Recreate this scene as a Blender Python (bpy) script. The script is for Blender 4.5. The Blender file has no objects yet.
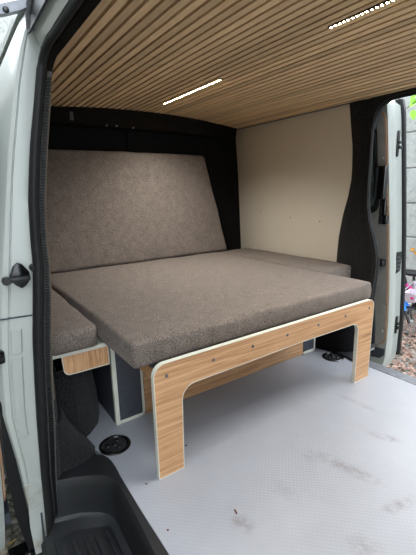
import bpy, bmesh, math, random
from mathutils import Vector, Matrix, noise
random.seed(7)
scn = bpy.context.scene
COL = scn.collection

# ------------------------------------------------------------------ materials
def nodes(name):
    m = bpy.data.materials.new(name); m.use_nodes = True
    nt = m.node_tree; b = nt.nodes['Principled BSDF']
    return m, nt, b
def lin(c):
    return tuple((x/12.92 if x <= .04045 else ((x+.055)/1.055)**2.4) for x in [v/255 for v in c]) + (1,)
def N(nt, t, **kw):
    n = nt.nodes.new(t)
    for k, v in kw.items():
        if k in n.inputs: n.inputs[k].default_value = v
        else: setattr(n, k, v)
    return n
def ramp(nt, stops):
    r = nt.nodes.new('ShaderNodeValToRGB'); e = r.color_ramp.elements
    e[0].position, e[0].color = stops[0]; e[1].position, e[1].color = stops[-1]
    for p, c in stops[1:-1]:
        k = e.new(p); k.color = c
    return r
def coords(nt, scale=(1, 1, 1), rot=(0, 0, 0), kind='Object'):
    tc = nt.nodes.new('ShaderNodeTexCoord'); mp = nt.nodes.new('ShaderNodeMapping')
    mp.inputs['Scale'].default_value = scale; mp.inputs['Rotation'].default_value = rot
    nt.links.new(tc.outputs[kind], mp.inputs['Vector']); return mp.outputs[0]
def noise_mat(name, stops, scale=50, detail=4, rough=.8, metal=0, bump=0, bscale=None, stretch=(1, 1, 1), spec=.5, sheen=0, coat=0):
    m, nt, b = nodes(name); L = nt.links.new
    v = coords(nt, stretch)
    n = N(nt, 'ShaderNodeTexNoise', Scale=scale, Detail=detail, Roughness=.6); L(v, n.inputs['Vector'])
    r = ramp(nt, [(p, lin(c)) for p, c in stops]); L(n.outputs['Fac'], r.inputs[0]); L(r.outputs[0], b.inputs['Base Color'])
    b.inputs['Roughness'].default_value = rough; b.inputs['Metallic'].default_value = metal
    b.inputs['Specular IOR Level'].default_value = spec
    if sheen:
        b.inputs['Sheen Weight'].default_value = sheen; b.inputs['Sheen Roughness'].default_value = .5
    if coat: b.inputs['Coat Weight'].default_value = coat; b.inputs['Coat Roughness'].default_value = .15
    if bump:
        n2 = N(nt, 'ShaderNodeTexNoise', Scale=bscale or scale, Detail=3); L(v, n2.inputs['Vector'])
        bp = N(nt, 'ShaderNodeBump', Strength=bump, Distance=.004); L(n2.outputs['Fac'], bp.inputs['Height']); L(bp.outputs[0], b.inputs['Normal'])
    return m
def flat(name, c, rough=.5, metal=0, spec=.5, var=6):
    lo = tuple(max(0, x-var) for x in c); hi = tuple(min(255, x+var) for x in c)
    return noise_mat(name, [(.35, lo), (.65, hi)], 14, 3, rough, metal, spec=spec)

def fabric(name, dark, mid, light):
    m, nt, b = nodes(name); L = nt.links.new
    v = coords(nt)
    n1 = N(nt, 'ShaderNodeTexNoise', Scale=420, Detail=1, Roughness=.5); L(v, n1.inputs['Vector'])
    n2 = N(nt, 'ShaderNodeTexNoise', Scale=22, Detail=4); L(v, n2.inputs['Vector'])
    mx = N(nt, 'ShaderNodeMix', data_type='FLOAT'); mx.inputs[0].default_value = .12
    L(n1.outputs['Fac'], mx.inputs[2]); L(n2.outputs['Fac'], mx.inputs[3])
    r = ramp(nt, [(.38, lin(dark)), (.5, lin(mid)), (.62, lin(light))]); L(mx.outputs[0], r.inputs[0]); L(r.outputs[0], b.inputs['Base Color'])
    b.inputs['Roughness'].default_value = .8; b.inputs['Specular IOR Level'].default_value = .3
    b.inputs['Sheen Weight'].default_value = .2; b.inputs['Sheen Tint'].default_value = (1, .92, .86, 1); b.inputs['Sheen Roughness'].default_value = .3
    w1 = N(nt, 'ShaderNodeTexWave', Scale=180); w1.bands_direction = 'X'; L(v, w1.inputs['Vector'])
    w2 = N(nt, 'ShaderNodeTexWave', Scale=180); w2.bands_direction = 'Y'; L(v, w2.inputs['Vector'])
    ad = N(nt, 'ShaderNodeMath', operation='ADD'); L(w1.outputs['Fac'], ad.inputs[0]); L(w2.outputs['Fac'], ad.inputs[1])
    ad2 = N(nt, 'ShaderNodeMath', operation='ADD'); L(ad.outputs[0], ad2.inputs[0]); L(n1.outputs['Fac'], ad2.inputs[1])
    bp = N(nt, 'ShaderNodeBump', Strength=.25, Distance=.002); L(ad2.outputs[0], bp.inputs['Height']); L(bp.outputs[0], b.inputs['Normal'])
    return m

def wood(name, stops, stretch, scale=26, rough=.45, slat=None, warp=1.5):
    m, nt, b = nodes(name); L = nt.links.new
    v = coords(nt, stretch)
    n = N(nt, 'ShaderNodeTexNoise', Scale=scale, Detail=6, Roughness=.65, Distortion=warp); L(v, n.inputs['Vector'])
    r = ramp(nt, [(p, lin(c)) for p, c in stops]); L(n.outputs['Fac'], r.inputs[0])
    out = r.outputs[0]
    if slat:                                   # every slat its own tone
        tc = nt.nodes.new('ShaderNodeTexCoord'); sp = nt.nodes.new('ShaderNodeSeparateXYZ'); L(tc.outputs['Object'], sp.inputs[0])
        dv = N(nt, 'ShaderNodeMath', operation='DIVIDE'); dv.inputs[1].default_value = slat; L(sp.outputs['Y'], dv.inputs[0])
        fl = N(nt, 'ShaderNodeMath', operation='FLOOR'); L(dv.outputs[0], fl.inputs[0])
        wn = nt.nodes.new('ShaderNodeTexWhiteNoise'); wn.noise_dimensions = '1D'; L(fl.outputs[0], wn.inputs['W'])
        hs = nt.nodes.new('ShaderNodeHueSaturation'); mr = N(nt, 'ShaderNodeMapRange'); mr.inputs[3].default_value = .82; mr.inputs[4].default_value = 1.18
        L(wn.outputs['Value'], mr.inputs[0]); L(mr.outputs[0], hs.inputs['Value']); L(out, hs.inputs['Color']); out = hs.outputs[0]
    L(out, b.inputs['Base Color']); b.inputs['Roughness'].default_value = rough
    bp = N(nt, 'ShaderNodeBump', Strength=.12, Distance=.002); L(n.outputs['Fac'], bp.inputs['Height']); L(bp.outputs[0], b.inputs['Normal'])
    return m

def emit(name, c, s):
    m = bpy.data.materials.new(name); m.use_nodes = True; nt = m.node_tree; nt.nodes.clear()
    e = nt.nodes.new('ShaderNodeEmission'); e.inputs[0].default_value = c; e.inputs[1].default_value = s
    o = nt.nodes.new('ShaderNodeOutputMaterial'); nt.links.new(e.outputs[0], o.inputs[0]); return m

M = {}
M['fabric'] = fabric('heather_fabric', (70, 64, 60), (109, 100, 93), (150, 138, 130))
OAK = [(.28, (150, 104, 66)), (.42, (192, 144, 100)), (.55, (214, 167, 122)), (.72, (229, 188, 146))]
M['oak'] = wood('oak_laminate', OAK, (1, .055, 2.0), 34)
M['oak_v'] = wood('oak_laminate_upright', OAK, (1, 1.4, .12), 34)
M['edge'] = flat('white_edging', (226, 226, 212), .45)
M['charcoal'] = noise_mat('charcoal_board', [(.35, (58, 62, 71)), (.65, (68, 72, 81))], 60, 4, .5)
M['slat'] = wood('slat_veneer', [(.25, (210, 174, 132)), (.5, (230, 197, 153)), (.75, (242, 212, 170))], (.12, 3, 3), 30, .75, slat=.0415)
M['felt'] = noise_mat('black_felt', [(.3, (22, 20, 19)), (.7, (34, 31, 29))], 300, 3, 1, spec=.05)
M['carpet'] = noise_mat('charcoal_carpet', [(.3, (17, 17, 18)), (.5, (33, 33, 34)), (.72, (74, 74, 75))], 300, 5, 1, bump=.9, bscale=240, spec=.05, sheen=.1)
M['carpet_dark'] = noise_mat('black_carpet', [(.3, (17, 17, 18)), (.7, (36, 36, 37))], 330, 4, 1, bump=.7, bscale=260, spec=.05)
M['panel'] = noise_mat('cream_panel', [(.3, (220, 212, 196)), (.7, (225, 218, 203))], 4, 3, .55)
M['paint'] = noise_mat('white_paint', [(.3, (176, 182, 177)), (.7, (183, 189, 184))], 3, 3, .28, coat=.3)
M['paint_dirty'] = noise_mat('white_paint_grubby', [(.30, (110, 98, 82)), (.40, (160, 156, 144)), (.5, (180, 186, 181))], 9, 7, .35)
M['inner'] = flat('door_card_grey', (168, 166, 164), .6)
M['tan'] = flat('tan_edge', (186, 140, 102), .7)
M['beige'] = flat('beige_edge', (122, 108, 92), .9)
M['rubber'] = noise_mat('black_rubber', [(.3, (16, 17, 18)), (.7, (26, 27, 29))], 40, 4, .5, spec=.3)
M['ribbed'] = noise_mat('ribbed_rubber', [(.3, (62, 61, 60)), (.7, (82, 80, 78))], 60, 4, .7, bump=.2)
M['plastic'] = noise_mat('black_plastic', [(.3, (27, 29, 31)), (.7, (38, 40, 43))], 30, 5, .42, bump=.25, bscale=420)
M['gloss'] = flat('gloss_black', (14, 14, 15), .22, spec=.6, var=3)
M['steel'] = noise_mat('grey_steel', [(.3, (120, 122, 128)), (.7, (152, 154, 160))], 30, 4, .4, .7)
M['screw'] = flat('screw_metal', (120, 122, 126), .35, .8)
M['zinc'] = flat('light_grey_metal', (176, 178, 180), .4, .3)
M['glass'] = flat('dark_window_glass', (116, 132, 128), .06, spec=.8)
M['pcb'] = flat('dark_brown_channel', (52, 44, 36), .8)
M['alu'] = flat('aluminium_channel', (190, 186, 176), .4, .6)
M['led'] = emit('warm_led', (1, .80, .46, 1), 24)
M['bark'] = flat('twig', (94, 78, 62), .9)
M['leaf_green'] = noise_mat('green_leaf', [(.3, (110, 190, 40)), (.7, (160, 226, 70))], 30, 2, .5)
M['leaf_orange'] = flat('orange_leaf', (216, 150, 50), .7)
M['leaf_yellow'] = noise_mat('yellow_leaf', [(.3, (196, 156, 70)), (.7, (222, 190, 110))], 60, 2, .7)
M['brown_leaf'] = noise_mat('brown_leaf', [(.25, (84, 62, 52)), (.45, (140, 108, 94)), (.6, (186, 158, 144)), (.78, (122, 92, 76))], 16, 2, .8)
M['crumb'] = flat('brown_crumb', (98, 60, 42), .9)
M['bike_blue'] = flat('blue_enamel', (30, 140, 240), .3)
M['bike_white'] = flat('white_enamel', (206, 196, 206), .3)
M['bike_pink'] = flat('magenta_plastic', (224, 40, 140), .4)
M['bike_red'] = flat('red_reflector', (190, 40, 70), .3)
M['tyre'] = noise_mat('tyre_rubber', [(.3, (30, 30, 32)), (.7, (52, 52, 54))], 50, 3, .8)

def floor_mat():
    m, nt, b = nodes('grey_safety_vinyl'); L = nt.links.new
    v = coords(nt)
    base = N(nt, 'ShaderNodeTexNoise', Scale=3.0, Detail=5, Roughness=.6); L(v, base.inputs['Vector'])
    r = ramp(nt, [(.3, lin((150, 153, 160))), (.7, lin((160, 163, 171)))]); L(base.outputs['Fac'], r.inputs[0])
    # scuffed, shoe-dirt patches of their own shape
    sm = N(nt, 'ShaderNodeTexNoise', Scale=30, Detail=7, Roughness=.75); L(v, sm.inputs['Vector'])
    tot = None
    for (x, y, ang, lx, ly, s) in [(.30, .118, 20, .045, .035, 1.0), (.12, .953, 4, .11, .022, .85), (.325, .822, 27, .075, .024, 1.1), (.33, .556, 15, .15, .034, 1.0), (.235, .51, 60, .05, .035, .7), (.385, .575, 15, .07, .022, 1.1), (.555, .338, 30, .055, .045, .9), (.53, .545, 80, .085, .025, .9), (.285, .312, 20, .06, .04, .4)]:
        mp = nt.nodes.new('ShaderNodeMapping'); mp.vector_type = 'TEXTURE'
        mp.inputs['Location'].default_value = (x, y, 0); mp.inputs['Rotation'].default_value = (0, 0, math.radians(ang)); mp.inputs['Scale'].default_value = (lx, ly, 1)
        tc = nt.nodes.new('ShaderNodeTexCoord'); L(tc.outputs['Object'], mp.inputs[0])
        ln = N(nt, 'ShaderNodeVectorMath', operation='LENGTH'); L(mp.outputs[0], ln.inputs[0])
        mr = N(nt, 'ShaderNodeMapRange'); mr.inputs[1].default_value = 1.1; mr.inputs[2].default_value = .1; mr.inputs[3].default_value = 0; mr.inputs[4].default_value = s
        L(ln.outputs['Value'], mr.inputs[0])
        if tot is None: tot = mr.outputs[0]
        else:
            mxm = N(nt, 'ShaderNodeMath', operation='MAXIMUM'); L(tot, mxm.inputs[0]); L(mr.outputs[0], mxm.inputs[1]); tot = mxm.outputs[0]
    rr = ramp(nt, [(.40, (0, 0, 0, 1)), (.70, (1, 1, 1, 1))]); L(sm.outputs['Fac'], rr.inputs[0])
    mul = N(nt, 'ShaderNodeMath', operation='MULTIPLY'); L(tot, mul.inputs[0]); L(rr.outputs[0], mul.inputs[1])
    mx = N(nt, 'ShaderNodeMix', data_type='RGBA'); L(mul.outputs[0], mx.inputs[0]); L(r.outputs[0], mx.inputs[6]); mx.inputs[7].default_value = lin((112, 107, 103))
    L(mx.outputs[2], b.inputs['Base Color']); b.inputs['Roughness'].default_value = .42
    # raised diamond studs
    v2 = coords(nt, (1, 1, 1), (0, 0, math.radians(45)))
    ck = N(nt, 'ShaderNodeTexVoronoi', Scale=84); ck.inputs['Randomness'].default_value = 0; L(v2, ck.inputs['Vector'])
    bp = N(nt, 'ShaderNodeBump', Strength=.15, Distance=.003); bp.invert = True; L(ck.outputs['Distance'], bp.inputs['Height']); L(bp.outputs[0], b.inputs['Normal'])
    return m
M['floor'] = floor_mat()

def wall_mat():
    m, nt, b = nodes('rough_concrete'); L = nt.links.new
    v = coords(nt)
    n = N(nt, 'ShaderNodeTexNoise', Scale=14, Detail=8, Roughness=.75); L(v, n.inputs['Vector'])
    n2 = N(nt, 'ShaderNodeTexNoise', Scale=70, Detail=5, Roughness=.8); L(v, n2.inputs['Vector'])
    mx = N(nt, 'ShaderNodeMix', data_type='FLOAT'); mx.inputs[0].default_value = .5; L(n.outputs['Fac'], mx.inputs[2]); L(n2.outputs['Fac'], mx.inputs[3])
    r = ramp(nt, [(.3, lin((84, 84, 79))), (.48, lin((160, 162, 158))), (.7, lin((186, 188, 184)))]); L(mx.outputs[0], r.inputs[0])
    L(r.outputs[0], b.inputs['Base Color']); b.inputs['Roughness'].default_value = .95
    bp = N(nt, 'ShaderNodeBump', Strength=.6, Distance=.02); L(mx.outputs[0], bp.inputs['Height']); L(bp.outputs[0], b.inputs['Normal'])
    return m
M['concrete'] = wall_mat()
M['blocker'] = noise_mat('dark_blocker', [(.3, (92, 90, 86)), (.7, (112, 110, 105))], 20, 6, .95, bump=.4)
M['mortar'] = flat('mortar_joint', (112, 111, 106), .95)
M['soil'] = noise_mat('damp_gravel_ground', [(.3, (84, 84, 79)), (.5, (134, 134, 127)), (.7, (176, 174, 164))], 45, 6, .95, bump=.8)
M['stone'] = noise_mat('gravel_stone', [(.25, (70, 72, 68)), (.45, (122, 122, 114)), (.6, (168, 164, 150)), (.75, (186, 156, 112))], 9, 2, .9)

# ------------------------------------------------------------------ mesh helpers
class B:
    def __init__(s): s.bm = bmesh.new()
    def face(s, pts):
        vs = [s.bm.verts.new(p) for p in pts]; return s.bm.faces.new(vs)
    def box(s, x0, x1, y0, y1, z0, z1, bev=0, seg=2, mat=None):
        t = bmesh.new(); bmesh.ops.create_cube(t, size=1)
        for v in t.verts: v.co = Vector(((x0+x1)/2+v.co.x*(x1-x0), (y0+y1)/2+v.co.y*(y1-y0), (z0+z1)/2+v.co.z*(z1-z0)))
        if bev: bmesh.ops.bevel(t, geom=t.edges[:], offset=bev, segments=seg, profile=.5, affect='EDGES')
        if mat: bmesh.ops.transform(t, matrix=mat, verts=t.verts)
        s.add(t); return s
    def add(s, t):
        me = bpy.data.meshes.new('t'); t.to_mesh(me); t.free(); s.bm.from_mesh(me); bpy.data.meshes.remove(me)
    def prism(s, outline, axis, a0, a1, bev=0):
        """outline: 2-D points in the plane across axis (x: (y,z), y: (x,z), z: (x,y))"""
        def P(p, a): return {'x': (a, p[0], p[1]), 'y': (p[0], a, p[1]), 'z': (p[0], p[1], a)}[axis]
        t = bmesh.new()
        lo = [t.verts.new(P(p, a0)) for p in outline]; hi = [t.verts.new(P(p, a1)) for p in outline]; n = len(outline)
        t.faces.new(lo); t.faces.new(hi[::-1])
        for i in range(n): t.faces.new((lo[i], hi[i], hi[(i+1) % n], lo[(i+1) % n]))
        bmesh.ops.recalc_face_normals(t, faces=t.faces)
        if bev:
            ed = [e for e in t.edges if (e.verts[0] in lo) == (e.verts[1] in lo)]
            bmesh.ops.bevel(t, geom=ed, offset=bev, segments=2, profile=.5, affect='EDGES')
        s.add(t); return s
    def band(s, outline, axis, a0, a1, t, closed=True):
        """edge banding: a thin skin that follows an outline"""
        ins = inset(outline, t, closed); n = len(outline)
        for i in range(n if closed else n-1):
            j = (i+1) % n
            s.prism([outline[i], outline[j], ins[j], ins[i]], axis, a0, a1)
        bmesh.ops.remove_doubles(s.bm, verts=s.bm.verts, dist=1e-5)
        return s
    def loft(s, secs, closed=True, caps=True):
        rows = [[s.bm.verts.new(p) for p in sec] for sec in secs]; n = len(rows[0]); fs = []
        for a, b in zip(rows, rows[1:]):
            for i in range(n if closed else n-1):
                j = (i+1) % n; fs.append(s.bm.faces.new((a[i], a[j], b[j], b[i])))
        if caps and closed:
            fs.append(s.bm.faces.new(rows[0][::-1])); fs.append(s.bm.faces.new(rows[-1]))
        bmesh.ops.recalc_face_normals(s.bm, faces=s.bm.faces); return s
    def tube(s, path, r, n=10, closed=False):
        path = [Vector(p) for p in path]; rr = r if isinstance(r, (list, tuple)) else [r]*len(path)
        secs = []; prev = None; k = len(path)
        for i, p in enumerate(path):
            if closed: d = path[(i+1) % k]-path[i-1]
            else: d = path[min(i+1, k-1)]-path[max(i-1, 0)]
            d.normalize()
            if prev is None: u = d.orthogonal().normalized()
            else: u = (prev-d*prev.dot(d)).normalized()
            prev = u; w = d.cross(u)
            secs.append([p+(u*math.cos(a)+w*math.sin(a))*rr[i] for a in [2*math.pi*q/n for q in range(n)]])
        if closed: secs.append(secs[0]); s.loft(secs, True, False); bmesh.ops.remove_doubles(s.bm, verts=s.bm.verts, dist=1e-6)
        else: s.loft(secs)
        return s
    def lathe(s, c, prof, n=40, axis='z', caps=False):
        secs = []
        for i in range(n+1):
            a = 2*math.pi*i/n
            row = []
            for r, h in prof:
                p = {'z': (r*math.cos(a), r*math.sin(a), h), 'x': (h, r*math.cos(a), r*math.sin(a)), 'y': (r*math.cos(a), h, r*math.sin(a))}[axis]
                row.append(Vector(c)+Vector(p))
            secs.append(row)
        s.loft(secs, False, False); bmesh.ops.remove_doubles(s.bm, verts=s.bm.verts, dist=1e-6); bmesh.ops.recalc_face_normals(s.bm, faces=s.bm.faces); return s
    def ball(s, c, r, u=10, v=7, sc=(1, 1, 1)):
        t = bmesh.new(); bmesh.ops.create_uvsphere(t, u_segments=u, v_segments=v, radius=r)
        for q in t.verts: q.co = Vector((q.co.x*sc[0], q.co.y*sc[1], q.co.z*sc[2]))+Vector(c)
        s.add(t); return s
    def xform(s, m): bmesh.ops.transform(s.bm, matrix=m, verts=s.bm.verts); return s

def inset(o, t, closed=True):
    n = len(o); area = sum(o[i][0]*o[(i+1) % n][1]-o[(i+1) % n][0]*o[i][1] for i in range(n)); sg = 1 if area > 0 else -1
    res = []
    for i in range(n):
        a, b, c = Vector(o[i-1]), Vector(o[i]), Vector(o[(i+1) % n])
        d1 = (b-a).normalized(); d2 = (c-b).normalized()
        n1 = Vector((-d1.y, d1.x))*sg; n2 = Vector((-d2.y, d2.x))*sg
        k = (n1+n2); k = k/max(k.length_squared, .2)*2
        res.append(tuple(b+k*t))
    return res
def arc(cx, cy, r, a0, a1, n=8):
    return [(cx+r*math.cos(math.radians(a0+(a1-a0)*i/n)), cy+r*math.sin(math.radians(a0+(a1-a0)*i/n))) for i in range(n+1)]
def rrect(x0, x1, y0, y1, r, n=5):
    return arc(x1-r, y1-r, r, 0, 90, n)+arc(x0+r, y1-r, r, 90, 180, n)+arc(x0+r, y0+r, r, 180, 270, n)+arc(x1-r, y0+r, r, 270, 360, n)
def interp(tab, z):
    tab = sorted(tab)
    if z <= tab[0][0]: (a, p), (b, q) = tab[0], tab[1]
    elif z >= tab[-1][0]: (a, p), (b, q) = tab[-2], tab[-1]
    else:
        for (a, p), (b, q) in zip(tab, tab[1:]):
            if a <= z <= b: break
    return p+(q-p)*(z-a)/(b-a)

def world_loc(o):
    v = Vector((0, 0, 0))
    while o: v += o.location; o = o.parent
    return v
def mesh_obj(name, b, mat, parent=None, base=None, smooth=35):
    """link a builder's shape as ONE mesh object; shape is given in world coordinates"""
    bm = b.bm if isinstance(b, B) else b
    off = world_loc(parent) if parent else Vector(base or (0, 0, 0))
    for v in bm.verts: v.co -= off
    me = bpy.data.meshes.new(name); bm.to_mesh(me); bm.free()
    for mm in (mat if isinstance(mat, list) else [mat]): me.materials.append(mm)
    if smooth:
        for p in me.polygons: p.use_smooth = True
        try: me.set_sharp_from_angle(angle=math.radians(smooth))
        except Exception: pass
    o = bpy.data.objects.new(name, me); COL.objects.link(o)
    if parent: o.parent = parent
    elif base: o.location = base
    return o
def tag(o, label=None, cat=None, group=None, kind=None):
    if label: o['label'] = label
    if cat: o['category'] = cat
    if group: o['group'] = group
    if kind: o['kind'] = kind
    return o
def thing(name, label, cat, loc, group=None, kind=None):
    o = bpy.data.objects.new(name, None); o.empty_display_size = .05; COL.objects.link(o); o.location = loc
    return tag(o, label, cat, group, kind)
part = lambda name, b, mat, parent, **k: mesh_obj(name, b, mat, parent, **k)
def struct(name, b, mat, label, cat='trim', **k):
    o = mesh_obj(name, b, mat, **k); return tag(o, label, cat, kind='structure')
def copy_tree(o, parent=None):
    c = o.copy(); COL.objects.link(c)
    if parent: c.parent = parent
    for ch in list(o.children): copy_tree(ch, c)
    return c

# ------------------------------------------------------------------ van shell
XB = -1.62                      # carpeted rear doors
XF = 1.30                       # end of the fitted load space towards the cab
def zc(y): return 1.508-.078*(y-.74)**2      # underside of the slats across the van

# floor
b = B()
b.prism([(XB, 1.60), (XB, -.28), (-.30, -.28), (-.30, -.13), (-.235, -.11), (-.205, -.105), (1.6, -.105), (1.6, 1.318), (-.2, 1.318), (-.2, 1.60)], 'z', -.022, 0)
fl = struct('floor', b, M['floor'], 'pale grey studded vinyl floor of the van with shoe scuffs', 'floor', smooth=0)
b = B(); b.prism([(-.2, 1.318), (1.6, 1.318), (1.6, 1.326), (-.2, 1.326)], 'z', -.03, -.001)
part('edge_strip', b, M['rubber'], fl)
# van underbody
b = B(); b.prism([(XB, 1.6), (XB, -.28), (-.22, -.28), (-.22, -.1), (1.6, -.1), (1.6, 1.32), (-.22, 1.32), (-.22, 1.6)], 'z', -.16, -.024)
struct('trim_1', b, M['plastic'], 'dark underside below the van floor', 'trim', smooth=0)

# far wall panel (cream) and carpeted pillar
b = B(); b.prism([(-1.60, .30), (-.44, .30), (-.44, .60), (-.43, 1.02), (-.44, 1.47), (-1.60, 1.475)], 'y', 1.602, 1.612, bev=.002)
wr = struct('wall_right', b, M['panel'], 'smooth cream wall panel beside the bed', 'wall')
for x, z in ((-1.25, .80), (-.93, .76), (-.66, .745)):
    b = B(); b.ball((x, 1.601, z), .0045, 8, 6, (1, .5, 1)); part('screw', b, M['crumb'], wr)
# lower continuation of the wall (carpeted), behind bed base
b = B(); b.box(XB, -.30, 1.606, 1.626, -.02, .42)
struct('wall_right_lower', b, M['carpet_dark'], 'dark carpeted wall below the cream panel', 'wall')

# carpeted pillar between the cream panel and the far doorway : inner edge / outer edge by height
pin = [(.0, -.50), (.3, -.50), (.50, -.495), (.66, -.49), (.80, -.47), (.90, -.445), (1.02, -.428), (1.2, -.435), (1.46, -.475)]
pout = [(-.06, -.212), (.10, -.216), (.29, -.240), (.52, -.225), (.63, -.244), (.74, -.288), (.86, -.315), (1.0, -.320), (1.30, -.320), (1.36, -.320), (1.47, -.32)]
b = B(); secs = []
for i in range(30):
    z = .0+1.462*i/29
    a, c = interp(pin, z), interp(pout, z)
    bulge = .012+.028*max(0, min(1, (1.05-z)/.5))
    row = [(a, 1.601, z)]
    for k in range(9):
        t = k/8; row.append((a+(c-a)*t, 1.60-bulge*math.sin(math.pi*min(1, t*1.1+.12))**.7 if t < .9 else 1.60-bulge*.25, z))
    row += [(c, 1.625, z), (a, 1.625, z)]
    secs.append(row)
b.loft(secs)
struct('trim_2', b, M['carpet'], 'charcoal carpeted pillar between cream panel and far doorway', 'pillar')
# header over far doorway, with a rounded inner corner
b = B()
o = [(-.34, 1.478), (1.6, 1.478), (1.6, 1.436), (-.14, 1.436)]+[(-.18, 1.434), (-.215, 1.430), (-.245, 1.422), (-.268, 1.409), (-.287, 1.391), (-.300, 1.368), (-.309, 1.338), (-.314, 1.30), (-.34, 1.28)]
b.prism(o, 'y', 1.592, 1.65, bev=.004)
struct('trim_3', b, M['carpet'], 'black header lining over the far doorway', 'trim')
# far doorway rubber seal
def seal_path_far():
    P = []
    for z in [-.05, .05, .15, .29, .40, .52, .60, .66, .74, .80, .86, 1.0, 1.15, 1.28]:
        P.append((interp(pout, z)-.006, 1.615, z))
    P += [(-.314, 1.615, 1.335), (-.305, 1.615, 1.367), (-.290, 1.615, 1.391), (-.270, 1.615, 1.409), (-.246, 1.615, 1.422), (-.215, 1.615, 1.430), (-.14, 1.615, 1.432), (0, 1.615, 1.43), (.5, 1.615, 1.43), (1.6, 1.615, 1.43)]
    return P
b = B(); b.tube(seal_path_far(), .011, 8)
s = mesh_obj('door_seal', b, M['rubber'], base=(-.21, 1.615, -.05)); tag(s, 'thin black rubber seal around the far doorway with the bicycles outside', 'seal', 'door seals')
b = B(); b.prism([(-.27, 1.325), (-.20, 1.3135), (-.13, 1.302), (-.12, 1.32), (-.188, 1.40), (-.188, 1.612), (-.27, 1.612)], 'z', .0005, .012, bev=.003)
struct('trim_11', b, M['plastic'], 'black corner plate on the floor behind the far bed leg', 'trim')
# far sill
b = B(); b.prism([(1.328, -.028), (1.40, -.04), (1.50, -.055), (1.50, -.16), (1.328, -.16)], 'x', -.2, 1.6)
struct('trim_4', b, M['steel'], 'grey metal sill below the far doorway', 'sill')
# outer skin on the far side behind the lining
b = B(); secs = []
for x in (-1.7, -.37):
    secs.append([(x, interp([(1.5, 1.628), (1.3, 1.632), (.7, 1.66), (-.3, 1.66)], z)+d, z) for d, zs in ((0, (-.3, .2, .7, 1.3, 1.5)), (.02, (1.5, 1.3, .7, .2, -.3))) for z in zs])
b.loft(secs); struct('wall_right_outer', b, M['paint'], 'white outer side of the van behind the cream panel', 'wall')

# rear wall (carpeted rear doors) with header
b = B(); b.box(XB-.03, XB, -.25, 1.62, -.02, 1.40, .003)
bw = struct('wall_back', b, M['carpet_dark'], 'black carpeted rear wall behind the backrest cushion', 'wall')
b = B(); secs = []
for i in range(25):
    y = -.22+1.84*i/24; zt = zc(y)+.01; zb = 1.395-.02*max(0, (y-1.0)/.6)
    xh = -1.50-.07*max(0, (y-1.25)/.37)**1.5
    secs.append([(xh, y, zt), (xh, y, zb+.02), (xh-.015, y, zb), (XB, y, zb), (XB, y, zt)])
b.loft(secs)
hd = part('header', b, M['felt'], bw)
for (y, z) in [(.48, 1.398), (.548, 1.40), (.666, 1.396)]:
    b = B(); b.lathe((-1.505, y, z), [(0, .010), (.004, .009), (.006, .005), (.006, -.012), (0, -.012)], 12, 'x'); part('bolt', b, M['steel'], hd)
b = B(); b.box(-1.512, -1.494, .245, .268, 1.412, 1.462, .003); part('catch', b, M['charcoal'], hd)
b = B(); b.box(XB, XB+.012, .66, .69, .3, 1.39, .003); part('door_joint', b, M['carpet_dark'], bw)
# right rear corner lining (diagonal)
b = B(); secs = []
for (z, x1, y1, x0, y0) in [(.38, -1.49, 1.605, XB+.005, 1.38), (.5, -1.495, 1.603, XB+.005, 1.37), (1.05, -1.525, 1.602, XB+.005, 1.36), (1.38, -1.555, 1.602, XB+.005, 1.34), (1.42, -1.55, 1.602, XB+.005, 1.34), (1.475, -1.53, 1.602, XB+.005, 1.33)]:
    mx, my = (x1+x0)/2-.015, (y1+y0)/2+.02
    secs.append([(x1, y1, z), (mx, my, z), (x0, y0, z), (XB-.01, y0, z), (XB-.01, 1.66, z), (x1, 1.66, z)])
b.loft(secs); struct('trim_5', b, M['carpet_dark'], 'black carpeted rear corner right of the backrest', 'trim')

# slatted ceiling
cl = thing('ceiling', 'curved timber slat ceiling of narrow brown battens over black felt', 'ceiling', (0, .74, 1.5), kind='structure')
PIT = .0415
b = B(); k = -1
y = -.048
while y < 1.585:
    w = .0287; z0, z1 = zc(y), zc(y+w)
    pts = [(y, z0), (y+w, z1), (y+w, z1+.016), (y, z0+.016)]
    b.prism(pts, 'x', -1.508, XF)
    y += PIT
part('slats', b, M['slat'], cl, smooth=0)
b = B(); secs = []
for i in range(31):
    y = -.06+1.70*i/30; z = zc(y)+.0145
    secs.append([(-1.66, y, z), (XF, y, z), (XF, y, z+.012), (-1.66, y, z+.012)])
b.loft(secs); part('backing', b, M['felt'], cl)
# dark batten closing slats against the cream panel
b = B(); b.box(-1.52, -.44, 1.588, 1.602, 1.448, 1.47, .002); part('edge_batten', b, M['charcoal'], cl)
# painted roof
b = B(); secs = []
for i in range(21):
    y = -.20+1.86*i/20; z = 1.56-.10*((y-.73)/.93)**2*.6
    secs.append([(-1.75, y, z), (XF+.2, y, z), (XF+.2, y, z+.02), (-1.75, y, z+.02)])
b.loft(secs); struct('roof', b, M['paint'], 'white roof of the van', 'roof')

b = B(); b.box(1.42, 1.46, -.12, 1.60, -.02, 1.50, .004); struct('front_light_blocker', b, M['carpet_dark'], 'unseen dark partition added to cut light from the front', 'wall')  # dark partition added out of view to lower light from the cab end
# near side: header lining between slats and the near doorway
b = B(); secs = []
prof = [(-.055, zc(-.055)+.004), (-.075, 1.44), (-.105, 1.40), (-.125, 1.365), (-.15, 1.352), (-.165, 1.36), (-.165, 1.50), (-.055, 1.50)]
for x in (-1.62, -.6, 0, .6, XF): secs.append([(x, y, z) for y, z in prof])
b.loft(secs); struct('trim_6', b, M['felt'], 'black lining between the slats and the near doorway', 'trim')
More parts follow.
